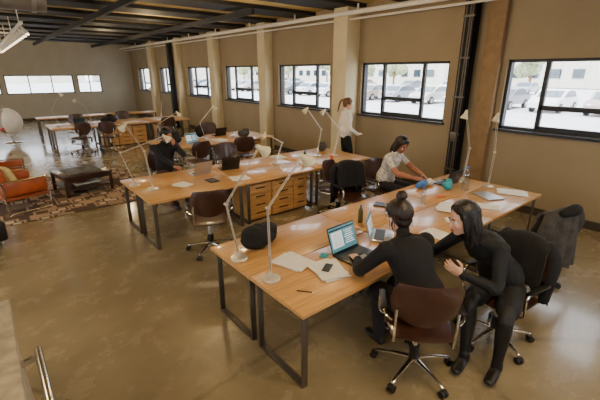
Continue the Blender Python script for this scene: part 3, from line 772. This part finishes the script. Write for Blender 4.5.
# P4
person('woman_knitting',(5.2,3.97,0),185,.56,(0,.16,1.03),(0,-.04,.02),(-.02,.24,1.175),(.25,.8,-.55),(.14,.58,.76),(-.10,.60,.76),(.7,-.3,-.6),(-.7,-.3,-.6),
    (.12,.38,.09),(-.12,.38,.09),(0,.3,1),(0,.3,1),M_greyt,M_jean,M_skin2,M_hairb,'long',hr=((-.5,.8,-.1),(-.5,0,-.8)),hl=((.5,.8,-.1),(.5,0,-.8)),sleeve=.3,curl=(.7,.7),bulk=1.1)
# man
person('man_with_laptop',(2.5,7.15,0),190,.56,(0,.08,1.06),(0,-.05,.0),(.0,.16,1.2),(-.15,.9,-.3),(.14,.56,.75),(-.06,.27,1.06),(.7,-.3,-.6),(-.4,.5,-.8),
    (.14,.42,.09),(-.14,.36,.09),(0,.3,1),(0,.3,1),M_hood,M_rjean,M_skin2,M_hairb,'beard',shoe=M_shoe,male=True,hr=((-.2,.9,-.2),(0,0,-1)),hl=((.4,.05,.9),(.3,-.9,.1)),sleeve=.92,curl=(.4,.9),bulk=1.08)
# standing woman
person('woman_standing',(6.5,6.2,0),-120,.93,(0,.0,1.42),(0,.02,0),(.0,.04,1.575),(.2,.9,-.3),(.22,.22,.98),(-.24,.0,.86),(.5,-.9,-.2),(-.5,-.9,0),
    (.1,.06,.09),(-.1,-.08,.09),(0,1,0),(0,1,0),M_white,M_fab,M_skin,M_hairl,'tail',hr=((-.6,.7,.1),(-.3,0,-.9)),sleeve=.92,bulk=1.2)

# ---------------- outside
M_asph=mat('parking_lot',(206,208,212),.9,var=.08,scale=.5)
b=B(); b.box((67.6,10,-.15),(120,260,.1),M_asph); b.box((-65,10,-.15),(120.5,260,.1),M_asph); b.box((0,85.2,-.15),(14,120,.1),M_asph); b.done('parking_lot_ground')
def car(loc,rz,rgb):
    b=B(); m=mat('car_paint_%d_%d_%d'%rgb,rgb,.3,.2,coat=.6,var=.03)
    gl=mat('car_glass',(90,100,110),.1)
    prof=[(-2.1,.35),(-2.15,.75),(-1.9,.92),(-1.5,.98),(-1.0,1.36),(-.3,1.45),(.5,1.40),(1.15,.98),(1.9,.85),(2.15,.65),(2.15,.35)]
    def ext(pr,w,mm,y0=None):
        A=[b.addv((x,-w,z)) for x,z in pr]; Z=[b.addv((x,w,z)) for x,z in pr]
        n=len(pr)
        for i in range(n): b.face([A[i],A[(i+1)%n],Z[(i+1)%n],Z[i]],mm)
        b.face(A[::-1],mm); b.face(Z,mm)
    ext(prof,.85,m)
    ext([(-1.4,1.0),(-.95,1.32),(-.3,1.38),(.45,1.34),(1.0,1.0)],.87,gl)
    ext([(-1.52,1.0),(-1.05,1.37),(-1.02,1.3),(-1.4,1.0)],.7,gl); ext([(1.18,1.0),(.56,1.40),(.5,1.3),(1.0,.99)],.7,gl)
    for x in (-1.35,1.35):
        for s in (-1,1): b.cyl((x,s*.68,.32),(x,s*.9,.32),.32,M_blk,seg=20); b.cyl((x,s*.9,.32),(x,s*.91,.32),.18,M_sil,seg=14)
    for s in (-1,1): b.ell((2.1,s*.6,.68),(.06,.16,.08),M_eye,seg=10,rg=6); b.box((-2.12,s*.6,.78),(.06,.25,.1),M_red)
    return b.done('parked_car',loc,rz)
cols=[(210,212,216),(120,128,140),(170,150,140),(235,235,238),(110,112,116),(150,156,164),(190,190,180)]
proto=[car((30,0+3.1*i,-.1),180,c) for i,c in enumerate(cols)]
k=0
for xx in (30,50):
    for j in range(-3,24):
        k+=1
        if xx==30 and 0<=j<7: continue
        if random.random()<.35: continue
        dup(proto[(k*3+j)%7],(xx+random.uniform(-.3,.3),3.1*j,-.1),random.choice((0,180))+random.uniform(-2,2))
b=B()
M_bld=mat('far_building',(206,200,190),.9,var=.08)
for j in range(8):
    b.box((80,-50+j*26,2.2),(14,22,4.4+(j%3)*1.2),M_bld)
    for q in range(6): b.box((72.9,-58+j*26+q*3.2,2.2),(.1,1.6,1.4),M_scrd)
for j in range(6): b.box((-60+j*24,120,2.5),(20,12,5+(j%2)*2),M_bld)
b.done('distant_buildings')
b=B(); M_tree=mat('tree_leaves',(140,148,114),.9,var=.4,scale=3)
for j in range(16):
    y=-40+j*12+random.uniform(-3,3); b.cyl((62,y,-.1),(62,y,2.4),.18,M_edge,seg=8)
    for q in range(5): b.ell((62+random.uniform(-1,1),y+random.uniform(-1.4,1.4),3.2+random.uniform(-.6,1.4)),(1.3,1.3,1.1),M_tree,seg=10,rg=7)
b.done('tree_row')

# ---------------- light
w=bpy.data.worlds.new('World'); S.world=w; w.use_nodes=True; nt=w.node_tree; bg=nt.nodes['Background']
bg.inputs[0].default_value=(.84,.91,1.0,1); bg.inputs[1].default_value=6.8
sd=bpy.data.lights.new('sun','SUN'); sd.energy=7.0; sd.angle=.02; sd.color=(1,.95,.86); so=bpy.data.objects.new('sun',sd); S.collection.objects.link(so)
so.rotation_euler=V((-.55,-.25,.8)).to_track_quat('Z','Y').to_euler()
def arealight(name,loc,size,en,col=(1,.76,.46)):
    b=B(); b.box((0,0,.03),(size[0]+.06,size[1]+.06,.04),M_wh); b.done('fill_light_housing',loc)  # made-up housing around an added fill light
    l=bpy.data.lights.new(name,'AREA'); l.shape='RECTANGLE'; l.size=size[0]; l.size_y=size[1]; l.energy=en; l.color=col
    o=bpy.data.objects.new(name,l); S.collection.objects.link(o); o.location=loc
for i,(x,y,e) in enumerate([(-2.3,1.0,85),(2.5,.2,70),(5.2,-1.0,25),(-2.2,6,85),(-2.2,12,70),(-2.2,18,60)]):  # warm fill lights added out of view to brighten the room
    arealight('fill_light_%d'%i,(x,y,3.6),(1.0,1.0),e)
for i,(x,y,e) in enumerate([(4.2,4.1,85),(3.6,7.6,85),(4.2,12,65),(4.2,17,60),(1.2,20,60),(-1.5,14,50)]):  # bare point lights added for warm fill, no pendants hang here
    l=bpy.data.lights.new('added_glow_%d'%i,'POINT'); l.energy=e; l.color=(1,.74,.40); l.shadow_soft_size=.12
    o=bpy.data.objects.new('added_glow_%d'%i,l); S.collection.objects.link(o); o.location=(x,y,3.3)

# ---------------- camera
cd=bpy.data.cameras.new('cam'); cam=bpy.data.objects.new('camera',cd); S.collection.objects.link(cam)
cd.sensor_width=36; cd.lens=375/600*36; cd.clip_end=400
cam.location=(0,0,2.45); cam.rotation_euler=(math.radians(90-18.84),0,math.radians(-39.5))
S.camera=cam
